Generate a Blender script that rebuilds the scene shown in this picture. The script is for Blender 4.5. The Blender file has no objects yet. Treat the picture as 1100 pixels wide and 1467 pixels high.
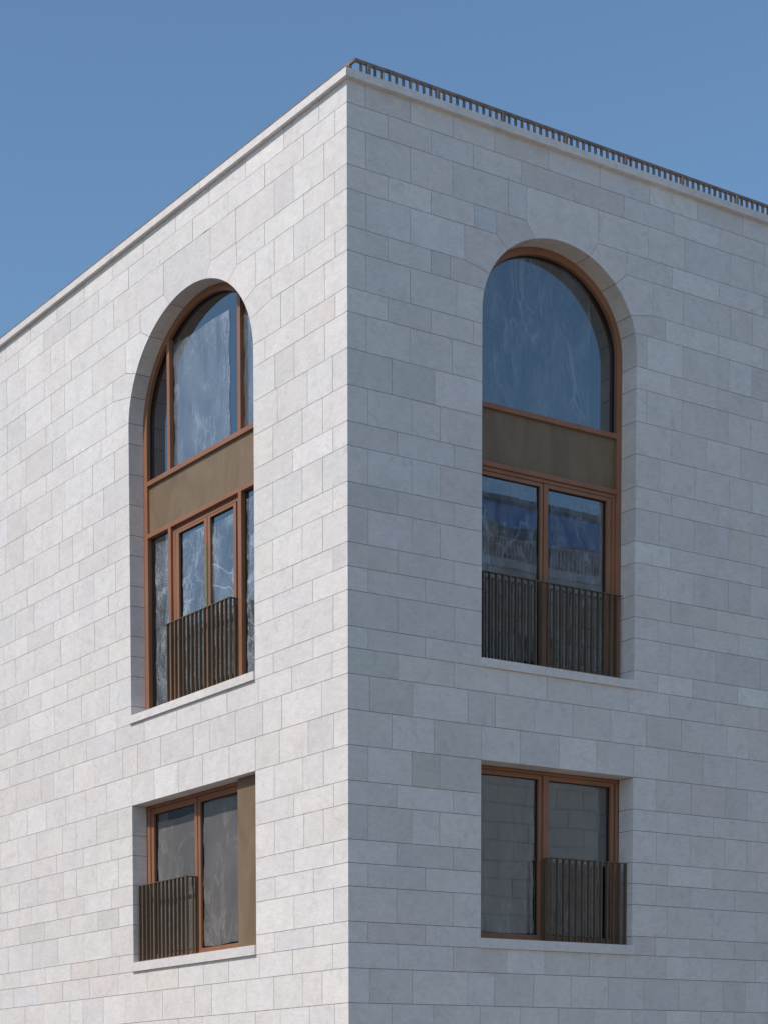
import bpy, bmesh, math, random
from mathutils import Matrix, Vector

# ------------------------------------------------------------------ camera
SC = bpy.context.scene
H0 = 14.253            # height of the first stone course line under the cornice
cam_d = bpy.data.cameras.new('camera')
cam = bpy.data.objects.new('camera', cam_d)
SC.collection.objects.link(cam)
SC.camera = cam
cam_d.sensor_fit = 'AUTO'
cam_d.sensor_width = 48.0          # 1100 x 1467 portrait frame, tall side is the sensor width
cam_d.lens = 2580.954 * 48.0 / 1467.0
cam_d.shift_x = (550 - 40.088) / 1467.0
cam_d.shift_y = (1765.434 - 733.5) / 1467.0
cam_d.clip_start = 0.1
cam_d.clip_end = 3000
R_ = Vector((0.86851007, -0.4954877, -0.0134979))
U_ = Vector((0.04378227, 0.04956125, 0.997811))
F_ = Vector((0.4937341, 0.86719988, -0.06473802))
M = Matrix(((R_.x, U_.x, -F_.x, -15.27469), (R_.y, U_.y, -F_.y, -18.34184), (R_.z, U_.z, -F_.z, 1.6), (0, 0, 0, 1)))
cam.matrix_world = M

# ------------------------------------------------------------------ sky and sun
SUN_EL = math.radians(49.0)
SUN_TURN = math.radians(1.5)       # a touch past the normal of the sunny wall
sun_dir = Vector((-math.cos(SUN_EL) * math.cos(SUN_TURN), math.cos(SUN_EL) * math.sin(SUN_TURN), math.sin(SUN_EL)))
world = bpy.data.worlds.new('World')
SC.world = world
world.use_nodes = True
wn = world.node_tree
for n in list(wn.nodes): wn.nodes.remove(n)
wo = wn.nodes.new('ShaderNodeOutputWorld')
wb = wn.nodes.new('ShaderNodeBackground')
sky = wn.nodes.new('ShaderNodeTexSky')
sky.sky_type = 'NISHITA'
sky.sun_disc = False
sky.sun_elevation = SUN_EL
sky.sun_rotation = math.atan2(sun_dir.x, sun_dir.y)
sky.altitude = 300
sky.air_density = 1.0
sky.dust_density = 0.9
sky.ozone_density = 3.2
tint = wn.nodes.new('ShaderNodeMix'); tint.data_type = 'RGBA'; tint.blend_type = 'MULTIPLY'; tint.inputs[0].default_value = 1.0
tint.inputs[7].default_value = (0.865, 0.97, 0.955, 1)
wn.links.new(sky.outputs[0], tint.inputs[6])
wn.links.new(tint.outputs[2], wb.inputs[0])
wn.links.new(wb.outputs[0], wo.inputs[0])
wb.inputs[1].default_value = 0.14
sun_d = bpy.data.lights.new('sun', 'SUN')
sun_d.energy = 2.9
sun_d.angle = math.radians(0.5)
sun_d.color = (1.0, 0.94, 0.865)
sun = bpy.data.objects.new('sun', sun_d)
SC.collection.objects.link(sun)
sun.location = (-30, 5, 40)
sun.rotation_euler = (-sun_dir).to_track_quat('-Z', 'Y').to_euler()
SC.view_settings.view_transform = 'Standard'
SC.view_settings.look = 'None'
SC.view_settings.gamma = 1.0
SC.view_settings.use_curve_mapping = False
SC.view_settings.exposure = 0.17
SC.cycles.max_bounces = 10
SC.cycles.glossy_bounces = 5
SC.cycles.transparent_max_bounces = 16
SC.cycles.caustics_reflective = False
SC.cycles.caustics_refractive = False

# ------------------------------------------------------------------ node helpers
class NT:
    def __init__(s, name):
        s.m = bpy.data.materials.new(name); s.m.use_nodes = True
        s.t = s.m.node_tree
        for n in list(s.t.nodes): s.t.nodes.remove(n)
        s.out = s.t.nodes.new('ShaderNodeOutputMaterial')
    def n(s, typ, **kw):
        nd = s.t.nodes.new(typ)
        for k, v in kw.items():
            if k == 'ins':
                for i, val in v.items():
                    if isinstance(val, bpy.types.NodeSocket): s.t.links.new(val, nd.inputs[i])
                    else: nd.inputs[i].default_value = val
            else: setattr(nd, k, v)
        return nd
    def math(s, op, a, b=0.0, c=None, clamp=False):
        nd = s.t.nodes.new('ShaderNodeMath'); nd.operation = op; nd.use_clamp = clamp
        for i, v in enumerate((a, b) if c is None else (a, b, c)):
            if isinstance(v, bpy.types.NodeSocket): s.t.links.new(v, nd.inputs[i])
            else: nd.inputs[i].default_value = v
        return nd.outputs[0]
    def mix(s, fac, a, b, blend='MIX'):
        nd = s.t.nodes.new('ShaderNodeMix'); nd.data_type = 'RGBA'; nd.blend_type = blend
        for i, v in ((0, fac), (6, a), (7, b)):
            if isinstance(v, bpy.types.NodeSocket): s.t.links.new(v, nd.inputs[i])
            else: nd.inputs[i].default_value = v if i == 0 else (tuple(v) + (1,) if len(v) == 3 else v)
        return nd.outputs[2]
    def rng(s, v, a, b, c=0.0, d=1.0, smooth=True):
        nd = s.t.nodes.new('ShaderNodeMapRange'); nd.interpolation_type = 'SMOOTHSTEP' if smooth else 'LINEAR'
        s.t.links.new(v, nd.inputs[0])
        for i, x in ((1, a), (2, b), (3, c), (4, d)): nd.inputs[i].default_value = x
        return nd.outputs[0]
    def coord(s, scale=(1, 1, 1), kind='Object', add=None):
        tc = s.t.nodes.new('ShaderNodeTexCoord'); v = tc.outputs[kind]
        if add is not None:
            va = s.t.nodes.new('ShaderNodeVectorMath'); va.operation = 'ADD'
            s.t.links.new(v, va.inputs[0]); s.t.links.new(add, va.inputs[1]); v = va.outputs[0]
        mp = s.t.nodes.new('ShaderNodeMapping'); mp.inputs['Scale'].default_value = scale
        s.t.links.new(v, mp.inputs[0])
        return mp.outputs[0]
    def noise(s, vec, scale, detail=4, rough=0.55, dist=0.0):
        nd = s.t.nodes.new('ShaderNodeTexNoise'); s.t.links.new(vec, nd.inputs['Vector'])
        nd.inputs['Scale'].default_value = scale; nd.inputs['Detail'].default_value = detail
        nd.inputs['Roughness'].default_value = rough; nd.inputs['Distortion'].default_value = dist
        return nd.outputs[0]
    def bump(s, h, strength, dist=0.01):
        nd = s.t.nodes.new('ShaderNodeBump'); nd.inputs['Strength'].default_value = strength
        nd.inputs['Distance'].default_value = dist
        s.t.links.new(h, nd.inputs['Height']); return nd.outputs[0]
    def bsdf(s, col, rough=0.6, metal=0.0, spec=0.5, normal=None):
        nd = s.t.nodes.new('ShaderNodeBsdfPrincipled')
        for k, v in (('Base Color', col), ('Roughness', rough), ('Metallic', metal), ('Specular IOR Level', spec)):
            if isinstance(v, bpy.types.NodeSocket): s.t.links.new(v, nd.inputs[k])
            else: nd.inputs[k].default_value = (tuple(v) + (1,) if isinstance(v, tuple) and len(v) == 3 else v)
        if normal is not None: s.t.links.new(normal, nd.inputs['Normal'])
        return nd.outputs[0]
    def done(s, sh):
        s.t.links.new(sh, s.out.inputs[0]); return s.m

def mat_stone():
    k = NT('limestone')
    at = k.n('ShaderNodeAttribute', attribute_name='stone_tint')
    ao = k.n('ShaderNodeAttribute', attribute_name='stone_offset')
    v = k.coord((1, 1, 1), add=ao.outputs['Vector'])
    vs = k.coord((1, 1, 2.6), add=ao.outputs['Vector'])
    big = k.noise(v, 2.2, 5, 0.6, 0.6)
    mid = k.noise(vs, 9, 6, 0.65, 0.8)
    fine = k.noise(v, 70, 4, 0.7)
    grain = k.noise(v, 260, 2, 0.6)
    col = at.outputs['Color']
    shade = k.math('ADD', k.math('MULTIPLY', k.rng(big, .3, .7, 0, 1), .07), k.math('MULTIPLY', k.rng(mid, .3, .7, 0, 1), .13))
    shade = k.math('ADD', shade, k.math('MULTIPLY', fine, .22))
    shade = k.math('ADD', shade, k.math('MULTIPLY', grain, .13))
    shade = k.math('ADD', shade, .745)
    gray = k.n('ShaderNodeCombineColor', ins={0: shade, 1: shade, 2: shade}).outputs[0]
    col = k.mix(1.0, col, gray, 'MULTIPLY')
    # darker blotches a hand wide, softer than the block edges
    bl = k.rng(k.noise(v, 5.5, 6, .72, .9), .50, .72)
    col = k.mix(k.math('MULTIPLY', bl, .42), col, (0.47, 0.455, 0.44))
    st = k.rng(k.noise(k.coord((1, 1, 7), add=ao.outputs['Vector']), 5.0, 5, .7, .5), .50, .75)
    col = k.mix(k.math('MULTIPLY', st, .16), col, (0.74, 0.70, 0.66))
    # brown and blue clouds in the stone
    cl = k.noise(v, 1.6, 3, 0.5, 1.0)
    col = k.mix(k.math('MULTIPLY', k.rng(cl, .52, .75), .20), col, (0.55, 0.50, 0.45))
    cl2 = k.noise(v, 3.1, 4, 0.6, 1.4)
    col = k.mix(k.math('MULTIPLY', k.rng(cl2, .55, .8), .14), col, (0.545, 0.555, 0.565))
    # thin pale calcite veins and scratches
    rv = k.noise(k.coord((1, 1, .6), add=ao.outputs['Vector']), 3.4, 3, .6, 2.4)
    ridge = k.math('ABSOLUTE', k.math('SUBTRACT', rv, .5))
    line = k.math('MULTIPLY', k.rng(ridge, 0, .006, 1, 0), k.rng(k.noise(v, 1.3, 2), .55, .68))
    col = k.mix(k.math('MULTIPLY', line, .6), col, (0.76, 0.75, 0.73))
    # fossils: small dark and pale flecks
    vo = k.n('ShaderNodeTexVoronoi', ins={'Vector': v, 'Scale': 11.0}); vo.feature = 'F1'
    fl = k.math('MULTIPLY', k.rng(vo.outputs['Distance'], .05, .10, 1, 0), k.rng(k.noise(v, 4.0, 2), .52, .62))
    col = k.mix(k.math('MULTIPLY', fl, .75), col, (0.36, 0.355, 0.345))
    vo2 = k.n('ShaderNodeTexVoronoi', ins={'Vector': vs, 'Scale': 7.0}); vo2.feature = 'F1'
    fl2 = k.math('MULTIPLY', k.rng(vo2.outputs['Distance'], .06, .16, 1, 0), k.rng(k.noise(vs, 3.0, 2), .58, .7))
    col = k.mix(k.math('MULTIPLY', fl2, .35), col, (0.72, 0.71, 0.69))
    h = k.math('ADD', k.math('MULTIPLY', fine, .5), k.math('MULTIPLY', mid, .6))
    nrm = k.bump(h, .5, .005)
    return k.done(k.bsdf(col, k.rng(mid, .3, .7, .55, .78), 0, .35, nrm))

def simple(name, col, rough=.6, metal=0., spec=.5, var=.12, scale=8., bump=.0, stretch=(1, 1, 1)):
    k = NT(name)
    v = k.coord(stretch)
    a = k.noise(v, scale, 5, .6, .4)
    sh = k.rng(a, .25, .75, 1 - var, 1 + var)
    g = k.n('ShaderNodeCombineColor', ins={0: sh, 1: sh, 2: sh}).outputs[0]
    c = k.mix(1.0, col, g, 'MULTIPLY')
    r = k.rng(k.noise(v, scale * 2.3, 3), .2, .8, max(.02, rough - .08), rough + .08)
    nrm = k.bump(k.noise(v, scale * 6, 3), bump, .003) if bump else None
    return k.done(k.bsdf(c, r, metal, spec, nrm))

def mat_panel():
    k = NT('brushed brass sheet')
    v = k.coord((1, 1, .35))
    a = k.noise(v, 2.5, 5, .6, .9); b = k.noise(v, 9, 5, .6, 1.2)
    c = k.mix(k.rng(a, .3, .7), (0.205, 0.138, 0.084), (0.262, 0.185, 0.118))
    c = k.mix(k.math('MULTIPLY', k.rng(b, .45, .75), .35), c, (0.265, 0.17, 0.10))
    nrm = k.bump(k.noise(k.coord((1, 1, .1)), 60, 2), .05, .002)
    return k.done(k.bsdf(c, k.rng(b, .2, .8, .40, .52), .15, .25, nrm))

def mat_glass(name='window glass', tint=(.42, .45, .45), wob=.25):
    k = NT(name)
    v = k.coord((1, 1, 1))
    nrm = k.bump(k.noise(v, 1.1, 1, .4), wob, .004)
    fr = k.n('ShaderNodeFresnel', ins={0: 3.0, 1: nrm}).outputs[0]
    gl = k.n('ShaderNodeBsdfGlossy', ins={0: (.93, .97, 1, 1), 1: 0.0, 'Normal': nrm}).outputs[0]
    tr = k.n('ShaderNodeBsdfTransparent', ins={0: tint + (1,)}).outputs[0]
    mx = k.n('ShaderNodeMixShader', ins={0: fr, 1: tr, 2: gl}).outputs[0]
    return k.done(mx)

def mat_film(name, base=.10, streak=.5, seed=0., vert=.45, white=(.74, .79, .85)):
    """thin crumpled polythene sheet: mostly clear, cloudy where it folds"""
    k = NT(name)
    tc = k.t.nodes.new('ShaderNodeTexCoord')
    mp = k.n('ShaderNodeMapping', ins={0: tc.outputs['Object'], 1: (seed, seed * .7, seed * .3), 3: (1, 1, vert)})
    v = mp.outputs[0]
    tot = None
    for sc, dist, w, gain, sx in ((1.1, 2.4, .034, .55, 1.), (2.0, 3.0, .030, .5, 2.), (3.4, 2.8, .020, .5, .8), (6.0, 2.4, .018, .3, 2.4)):
        m2 = k.n('ShaderNodeMapping', ins={0: v, 1: (sc * 3.1, sc, 0), 3: (sx, sx, 1)}).outputs[0]
        nz = k.noise(m2, sc, 2, .5, dist)
        rd = k.math('ABSOLUTE', k.math('SUBTRACT', nz, .5))
        ln = k.math('MULTIPLY', k.rng(rd, 0, w, 1, 0), gain)
        msk = k.rng(k.noise(v, sc * .6 + .5, 2, .5, .6), .40, .60)
        ln = k.math('MULTIPLY', ln, msk)
        tot = ln if tot is None else k.math('MAXIMUM', tot, ln)
    cloud = k.math('MULTIPLY', k.rng(k.noise(v, 1.7, 5, .7, 1.6), .36, .78), .55)
    tot = k.math('ADD', tot, cloud)
    fac = k.math('ADD', k.math('MULTIPLY', tot, streak), base, clamp=True)
    nb = k.bump(k.noise(v, 3.2, 1, .5, .5), .5, .02)
    df = k.n('ShaderNodeBsdfDiffuse', ins={0: white + (1,), 'Normal': nb}).outputs[0]
    tl = k.n('ShaderNodeBsdfTranslucent', ins={0: white + (1,), 'Normal': nb}).outputs[0]
    gl = k.n('ShaderNodeBsdfGlossy', ins={0: (.9, .92, .95, 1), 1: .22, 'Normal': nb}).outputs[0]
    sc_ = k.n('ShaderNodeMixShader', ins={0: .35, 1: df, 2: tl}).outputs[0]
    sc_ = k.n('ShaderNodeMixShader', ins={0: .35, 1: sc_, 2: gl}).outputs[0]
    tr = k.n('ShaderNodeBsdfTransparent', ins={0: (.97, .975, .98, 1)}).outputs[0]
    return k.done(k.n('ShaderNodeMixShader', ins={0: fac, 1: tr, 2: sc_}).outputs[0])

MT = {}
MT['stone'] = mat_stone()
MT['joint'] = simple('joint shadow', (.10, .095, .09), .95, 0, .1)
MT['lining'] = simple('reveal cavity', (.05, .047, .045), .95, 0, .1)
MT['frame'] = simple('copper brown window metal', (.335, .155, .088), .40, .15, .35, .10, 3.0, .03, (1, 1, .4))
MT['gasket'] = simple('black gasket', (.012, .012, .013), .6)
MT['panel'] = mat_panel()
MT['rail'] = simple('dark bronze railing', (.155, .110, .074), .42, .1, .3, .12, 6.0)
MT['roofrail'] = simple('rust brown roof railing', (.20, .155, .13), .6, .1, .4, .3, 9.0)
MT['glass'] = mat_glass()
MT['roomwall'] = simple('bare concrete room', (.20, .195, .19), .9, 0, .2, .15, 1.5)
MT['tape'] = simple('green tape', (.10, .26, .16), .4, 0, .5, .25, 20)

# ------------------------------------------------------------------ scene helpers
COL = SC.collection
def tag(o, label=None, cat=None, group=None, kind=None):
    if label: o['label'] = label
    if cat: o['category'] = cat
    if group: o['group'] = group
    if kind: o['kind'] = kind
    return o
def empty(name, loc=(0, 0, 0)):
    o = bpy.data.objects.new(name, None); COL.objects.link(o); o.location = loc
    o.empty_display_size = .3
    return o
def T(w, u, o, z):
    """wall coordinates (along the wall, inwards, height from course line) to world"""
    return (u, o, z + H0) if w == 'R' else ((o, u, z + H0) if w == 'L' else (u, o, z))
class MB:
    def __init__(s, w='W'):
        s.w = w; s.v = []; s.f = []; s.tint = []; s.off = []
    def pt(s, u, o, z):
        s.v.append(T(s.w, u, o, z)); return len(s.v) - 1
    def face(s, pts, tint=(1, 1, 1), off=(0, 0, 0)):
        ids = [s.pt(*p) for p in pts]
        if s.w == 'L': ids.reverse()
        s.f.append(ids); s.tint.append(tint); s.off.append(off)
    def box(s, u0, u1, o0, o1, z0, z1, **k):
        a = [(u0, o0, z0), (u1, o0, z0), (u1, o1, z0), (u0, o1, z0), (u0, o0, z1), (u1, o0, z1), (u1, o1, z1), (u0, o1, z1)]
        for q in ((0, 1, 5, 4), (1, 2, 6, 5), (2, 3, 7, 6), (3, 0, 4, 7), (4, 5, 6, 7), (3, 2, 1, 0)):
            s.face([a[i] for i in q], **k)
    def prism(s, poly, o0, o1, **k):
        """closed (u,z) outline given a thickness from o0 to o1"""
        ar = sum(poly[i - 1][0] * poly[i][1] - poly[i][0] * poly[i - 1][1] for i in range(len(poly)))
        if ar < 0: poly = poly[::-1]
        n = len(poly)
        s.face([(p[0], o0, p[1]) for p in poly], **k)
        s.face([(p[0], o1, p[1]) for p in poly[::-1]], **k)
        for i in range(n):
            a, b = poly[i], poly[(i + 1) % n]
            s.face([(a[0], o0, a[1]), (a[0], o1, a[1]), (b[0], o1, b[1]), (b[0], o0, b[1])], **k)
    def band(s, outer, inner, o0, o1):
        """ring between two open outlines with the same number of points"""
        for i in range(len(outer) - 1):
            a, b, c, d = outer[i], outer[i + 1], inner[i + 1], inner[i]
            s.face([(a[0], o0, a[1]), (b[0], o0, b[1]), (c[0], o0, c[1]), (d[0], o0, d[1])])
            s.face([(a[0], o1, a[1]), (d[0], o1, d[1]), (c[0], o1, c[1]), (b[0], o1, b[1])])
            s.face([(d[0], o0, d[1]), (c[0], o0, c[1]), (c[0], o1, c[1]), (d[0], o1, d[1])])
            s.face([(a[0], o0, a[1]), (a[0], o1, a[1]), (b[0], o1, b[1]), (b[0], o0, b[1])])
    def build(s, name, mat, parent=None, bevel=0, smooth=False, attrs=False, origin=None):
        me = bpy.data.meshes.new(name)
        if bevel:
            bm = bmesh.new()
            vs = [bm.verts.new(p) for p in s.v]
            for f in s.f: bm.faces.new([vs[i] for i in f])
            bmesh.ops.remove_doubles(bm, verts=bm.verts, dist=1e-5)
            bmesh.ops.recalc_face_normals(bm, faces=bm.faces)
            ed = [e for e in bm.edges if e.is_manifold and e.calc_face_angle(0) > .6]
            bmesh.ops.bevel(bm, geom=ed, offset=bevel, segments=2, profile=.6, affect='EDGES', clamp_overlap=True)
            bm.to_mesh(me); bm.free()
        else:
            me.from_pydata(s.v, [], s.f)
        if attrs:
            a = me.attributes.new('stone_tint', 'FLOAT_COLOR', 'FACE')
            a.data.foreach_set('color', [c for t in s.tint for c in (t[0], t[1], t[2], 1.0)])
            b = me.attributes.new('stone_offset', 'FLOAT_VECTOR', 'FACE')
            b.data.foreach_set('vector', [c for t in s.off for c in t])
        me.materials.append(mat)
        if smooth:
            for p in me.polygons: p.use_smooth = True
        me.update()
        o = bpy.data.objects.new(name, me); COL.objects.link(o)
        if parent: o.parent = parent
        return o

# ------------------------------------------------------------------ setting
g = MB(); g.face([(-900, -900, 0), (900, -900, 0), (900, 900, 0), (-900, 900, 0)])
tag(g.build('ground', simple('pale street paving', (.235, .21, .178), .9, 0, .3, .12, .6, .2)), kind='structure')
g = MB(); g.box(-3.5, 34, -3.5, 34, 0.004, .14)
tag(g.build('pavement', simple('pale paving', (.26, .25, .235), .85, 0, .3, .1, 2)), kind='structure')

# ------------------------------------------------------------------ stone walls
JOINTS = {'R':[
 [0.299, 1.036, 1.769, 2.5, 3.479, 4.454, 5.436, 6.409, 7.38],
 [0.668, 1.39, 2.116, 2.982, 3.954, 4.926, 5.913, 6.881, 7.857],
 [0.302, 1.037, 1.766, 2.745, 3.075, 4.428, 5.423, 6.155, 7.127, 7.614],
 [0.667, 1.391, 2.133, 2.536, 4.986, 5.911, 6.89, 7.858],
 [0.307, 1.032, 1.971, 5.529, 6.147, 7.14, 7.615],
 [0.663, 1.392, 1.72, 5.778, 6.884, 7.859],
 [0.306, 1.035, 1.834, 5.41, 6.145, 7.117, 7.606],
 [0.663, 1.393, 2.127, 5.9, 6.865, 7.845],
 [0.309, 1.031, 1.756, 5.406, 6.14, 7.111, 7.6],
 [0.732, 1.453, 5.926, 6.657, 7.386],
 [0.335, 1.062, 1.553, 5.688, 6.419, 7.151, 7.646],
 [0.821, 1.792, 5.935, 6.911, 7.883],
 [0.337, 1.063, 1.554, 5.685, 6.42, 7.158, 7.636],
 [0.821, 1.794, 5.932, 6.905, 7.884],
 [0.336, 1.064, 1.555, 5.682, 6.418, 7.157, 7.636],
 [0.825, 1.796, 5.929, 6.904, 7.886],
 [0.335, 1.298, 5.684, 6.42, 7.392],
 [0.825, 1.797, 5.931, 6.907, 7.884],
 [0.334, 1.299, 5.683, 6.413, 7.385],
 [0.827, 1.799, 2.768, 3.5, 4.352, 5.093, 5.932, 6.911, 7.883],
 [0.355, 1.075, 2.051, 2.539, 3.272, 3.999, 4.731, 5.46, 6.187, 7.166, 7.647],
 [0.73, 1.446, 2.278, 3.005, 3.738, 4.471, 5.202, 5.927, 6.652, 7.382],
 [0.331, 1.065, 1.547, 5.682, 6.409, 7.145, 7.624],
 [0.809, 1.791, 5.92, 6.89, 7.871],
 [0.33, 1.065, 1.548, 5.686, 6.407, 7.139, 7.623],
 [0.809, 1.792, 5.922, 6.888, 7.859],
 [0.329, 1.302, 5.682, 6.409, 7.374],
 [0.808, 1.794, 5.926, 6.899, 7.862],
 [0.324, 1.303, 5.684, 6.414, 7.379],
 [0.824, 1.794, 2.766, 3.483, 4.349, 5.066, 5.913, 6.89, 7.86],
 [0.349, 1.077, 2.055, 2.542, 3.275, 3.993, 4.732, 5.451, 6.179, 7.147, 7.634],
 [0.728, 1.448, 2.291, 3.019, 3.745, 4.455, 5.196, 5.924, 6.655, 7.386, 8.13],
],'L':[
 [0.549, 1.279, 2.114, 2.964, 3.794, 4.638, 5.469, 6.309, 7.146, 7.982, 8.815],
 [0.234, 0.861, 1.693, 2.525, 3.369, 4.199, 5.041, 5.885, 6.724, 7.559, 8.395],
 [0.451, 1.081, 1.488, 2.342, 2.947, 4.109, 4.838, 5.456, 6.085, 6.927, 7.348, 8.181, 8.805],
 [0.24, 0.865, 1.7, 2.328, 4.733, 5.038, 5.886, 6.716, 7.565, 8.391],
 [0.443, 1.079, 1.492, 1.904, 5.149, 6.095, 6.932, 7.347, 8.187, 8.815],
 [0.233, 0.857, 1.562, 5.502, 6.695, 7.53, 8.379],
 [0.449, 1.076, 1.359, 5.709, 6.926, 7.336, 8.187, 8.827],
 [0.236, 0.861, 1.701, 5.856, 6.691, 7.543, 8.381],
 [0.453, 1.077, 1.491, 5.482, 6.114, 6.956, 7.368, 8.207, 8.837],
 [0.292, 0.807, 1.44, 5.8, 6.42, 7.046, 7.681, 8.307, 8.931],
 [0.495, 0.913, 1.539, 5.479, 6.115, 6.741, 7.155, 7.987, 8.622],
 [0.287, 1.119, 5.687, 6.542, 7.366, 8.212, 9.066],
 [0.498, 0.918, 1.545, 5.484, 6.104, 6.737, 7.154, 7.998, 8.621],
 [0.286, 1.123, 5.696, 6.544, 7.358, 8.211, 9.044],
 [0.497, 0.922, 1.551, 5.49, 6.109, 6.735, 7.145, 7.987, 8.628],
 [0.289, 1.121, 5.698, 6.529, 7.363, 8.205, 9.044],
 [0.707, 1.55, 5.485, 6.109, 6.941, 7.795, 8.626],
 [0.291, 1.119, 5.694, 6.525, 7.369, 8.207, 9.041],
 [0.699, 1.555, 5.481, 6.112, 6.946, 7.791, 8.615],
 [0.316, 1.152, 1.89, 2.617, 3.246, 3.863, 4.728, 5.541, 6.386, 7.222, 8.063, 8.898],
 [0.531, 1.373, 1.791, 2.425, 3.036, 3.447, 4.292, 4.919, 5.329, 6.164, 6.796, 7.419, 7.832, 8.681],
 [0.284, 0.812, 1.429, 1.965, 2.574, 3.22, 3.837, 4.473, 5.102, 5.799, 6.424, 7.054, 7.678, 8.312, 8.938],
 [0.498, 0.922, 1.543, 5.485, 6.107, 6.745, 7.164, 7.999, 8.626, 9.266],
 [0.292, 1.12, 5.693, 6.527, 7.363, 8.192, 9.041],
 [0.501, 0.911, 1.548, 5.482, 6.112, 6.742, 7.153, 7.991, 8.616, 9.256],
 [0.291, 1.122, 5.691, 6.516, 7.361, 8.201, 9.028],
 [0.709, 1.533, 5.484, 6.099, 6.943, 7.776, 8.613, 9.241],
 [0.293, 1.126, 5.694, 6.531, 7.357, 8.197, 9.033],
 [0.713, 1.547, 5.486, 6.106, 6.945, 7.772, 8.621, 9.24],
 [0.321, 1.161, 1.895, 2.618, 3.237, 3.866, 4.703, 5.532, 6.383, 7.212, 8.036, 8.877],
 [0.537, 0.951, 1.575, 2.203, 3.039, 3.457, 4.294, 5.333, 5.974, 6.584, 6.99, 7.838, 8.474, 9.319],
 [0.283, 0.805, 1.437, 1.998, 2.614, 3.267, 3.891, 4.533, 5.17, 5.874, 6.505, 7.142, 7.774, 8.414, 9.047],
],}
HH = [.3,.45,.3,.45,.3,.45,.3,.45,.45,.45,.3,.45,.3,.45,.3,.3,.45,.27,.33,.45,.45,.45,.3,.45,.3,.3,.45,.27,.33,.45,.45]
ZL = [0.0]
for h in HH: ZL.append(round(ZL[-1] - h, 4))
ZTOP = .29
OPEN = {  # centre, half width, arch half height, spring height, foot of the opening
    'R': dict(c=3.745, a=1.46, b=1.195, s=-2.07, u0=2.285, u1=5.205),
    'L': dict(c=3.523, a=1.558, b=1.46, s=-2.335, u0=1.965, u1=5.081)}
Z_UP, Z_LT, Z_LB = -6.72, -7.95, -10.47
def arch_pts(w, n=72, shrink=0., zb=None):
    q = OPEN[w]; a = q['a'] - shrink; b = q['b'] - shrink
    pts = [(q['c'] + a * math.cos(math.pi * i / n), q['s'] + b * math.sin(math.pi * i / n)) for i in range(n + 1)]
    return pts                                     # from the high-u side over the top to the low-u side
def open_outline(w):
    q = OPEN[w]
    return [(q['u0'], Z_UP), (q['u1'], Z_UP)] + arch_pts(w, 120)      # counter-clockwise
def inside(w, p, e=1e-4):
    q = OPEN[w]; u, z = p
    if z <= Z_UP + e: return False
    if z <= q['s']: return q['u0'] + e < u < q['u1'] - e
    return ((u - q['c']) / q['a']) ** 2 + ((z - q['s']) / q['b']) ** 2 < 1 - e
def on_edge(w, p, e=2.5e-3):
    q = OPEN[w]; u, z = p
    if Z_LB - e < z < Z_LT + e:
        if abs(u - q['u0']) < e or abs(u - q['u1']) < e: return True
        if abs(z - Z_LT) < e and q['u0'] - e < u < q['u1'] + e: return True
    if z > Z_UP - e:
        if z <= q['s'] + e and (abs(u - q['u0']) < e or abs(u - q['u1']) < e): return True
        if z > q['s'] - e:
            r = math.hypot((u - q['c']) / q['a'], (z - q['s']) / q['b'])
            if abs(r - 1) < e: return True
    return False
def clip(w, poly):
    """polygon minus the arched opening (one bite)"""
    ar = sum(poly[i - 1][0] * poly[i][1] - poly[i][0] * poly[i - 1][1] for i in range(len(poly)))
    if ar < 0: poly = poly[::-1]
    O = open_outline(w); out = []; N = 80; pend = None
    seq = []
    for i in range(len(poly)):
        a, b = poly[i], poly[(i + 1) % len(poly)]
        for k in range(N):
            t = k / N
            seq.append(((a[0] + (b[0] - a[0]) * t, a[1] + (b[1] - a[1]) * t), k == 0))
    ins = [inside(w, p) for p, c in seq]
    if not any(ins): return poly
    st = ins.index(False); seq = seq[st:] + seq[:st]; ins = ins[st:] + ins[:st]
    def cross(p, q):
        ip = inside(w, p)
        for _ in range(40):
            m = ((p[0] + q[0]) / 2, (p[1] + q[1]) / 2)
            if inside(w, m) == ip: p = m
            else: q = m
        return p
    def near(p):
        return min(range(len(O)), key=lambda i: (O[i][0] - p[0]) ** 2 + (O[i][1] - p[1]) ** 2)
    n = len(seq)
    for i in range(n):
        p, corner = seq[i]; nx = seq[(i + 1) % n][0]
        if not ins[i]:
            if corner or i == 0: out.append(p)
            if ins[(i + 1) % n]:
                pend = cross(p, nx); out.append(pend)
        elif not ins[(i + 1) % n]:
            back = cross(nx, p)
            ia, ib = near(pend), near(back)
            j = ia; cnt = 0
            run = []
            while j != ib and cnt < len(O):
                run.append(O[j]); j = (j - 1) % len(O); cnt += 1
            run.append(O[ib])
            def inpoly(pt):
                c = False; m = len(poly)
                for a_ in range(m):
                    x1, y1 = poly[a_]; x2, y2 = poly[a_ - 1]
                    if (y1 > pt[1]) != (y2 > pt[1]) and pt[0] < (x2 - x1) * (pt[1] - y1) / (y2 - y1) + x1: c = not c
                return c
            out += [r for r in run if inpoly(r) and (r[0]-pend[0])**2+(r[1]-pend[1])**2 > 1e-5 and (r[0]-back[0])**2+(r[1]-back[1])**2 > 1e-5]
            out.append(back)
    res = []
    for p in out:
        if not res or math.hypot(p[0] - res[-1][0], p[1] - res[-1][1]) > 1e-4: res.append(p)
    return res

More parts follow.
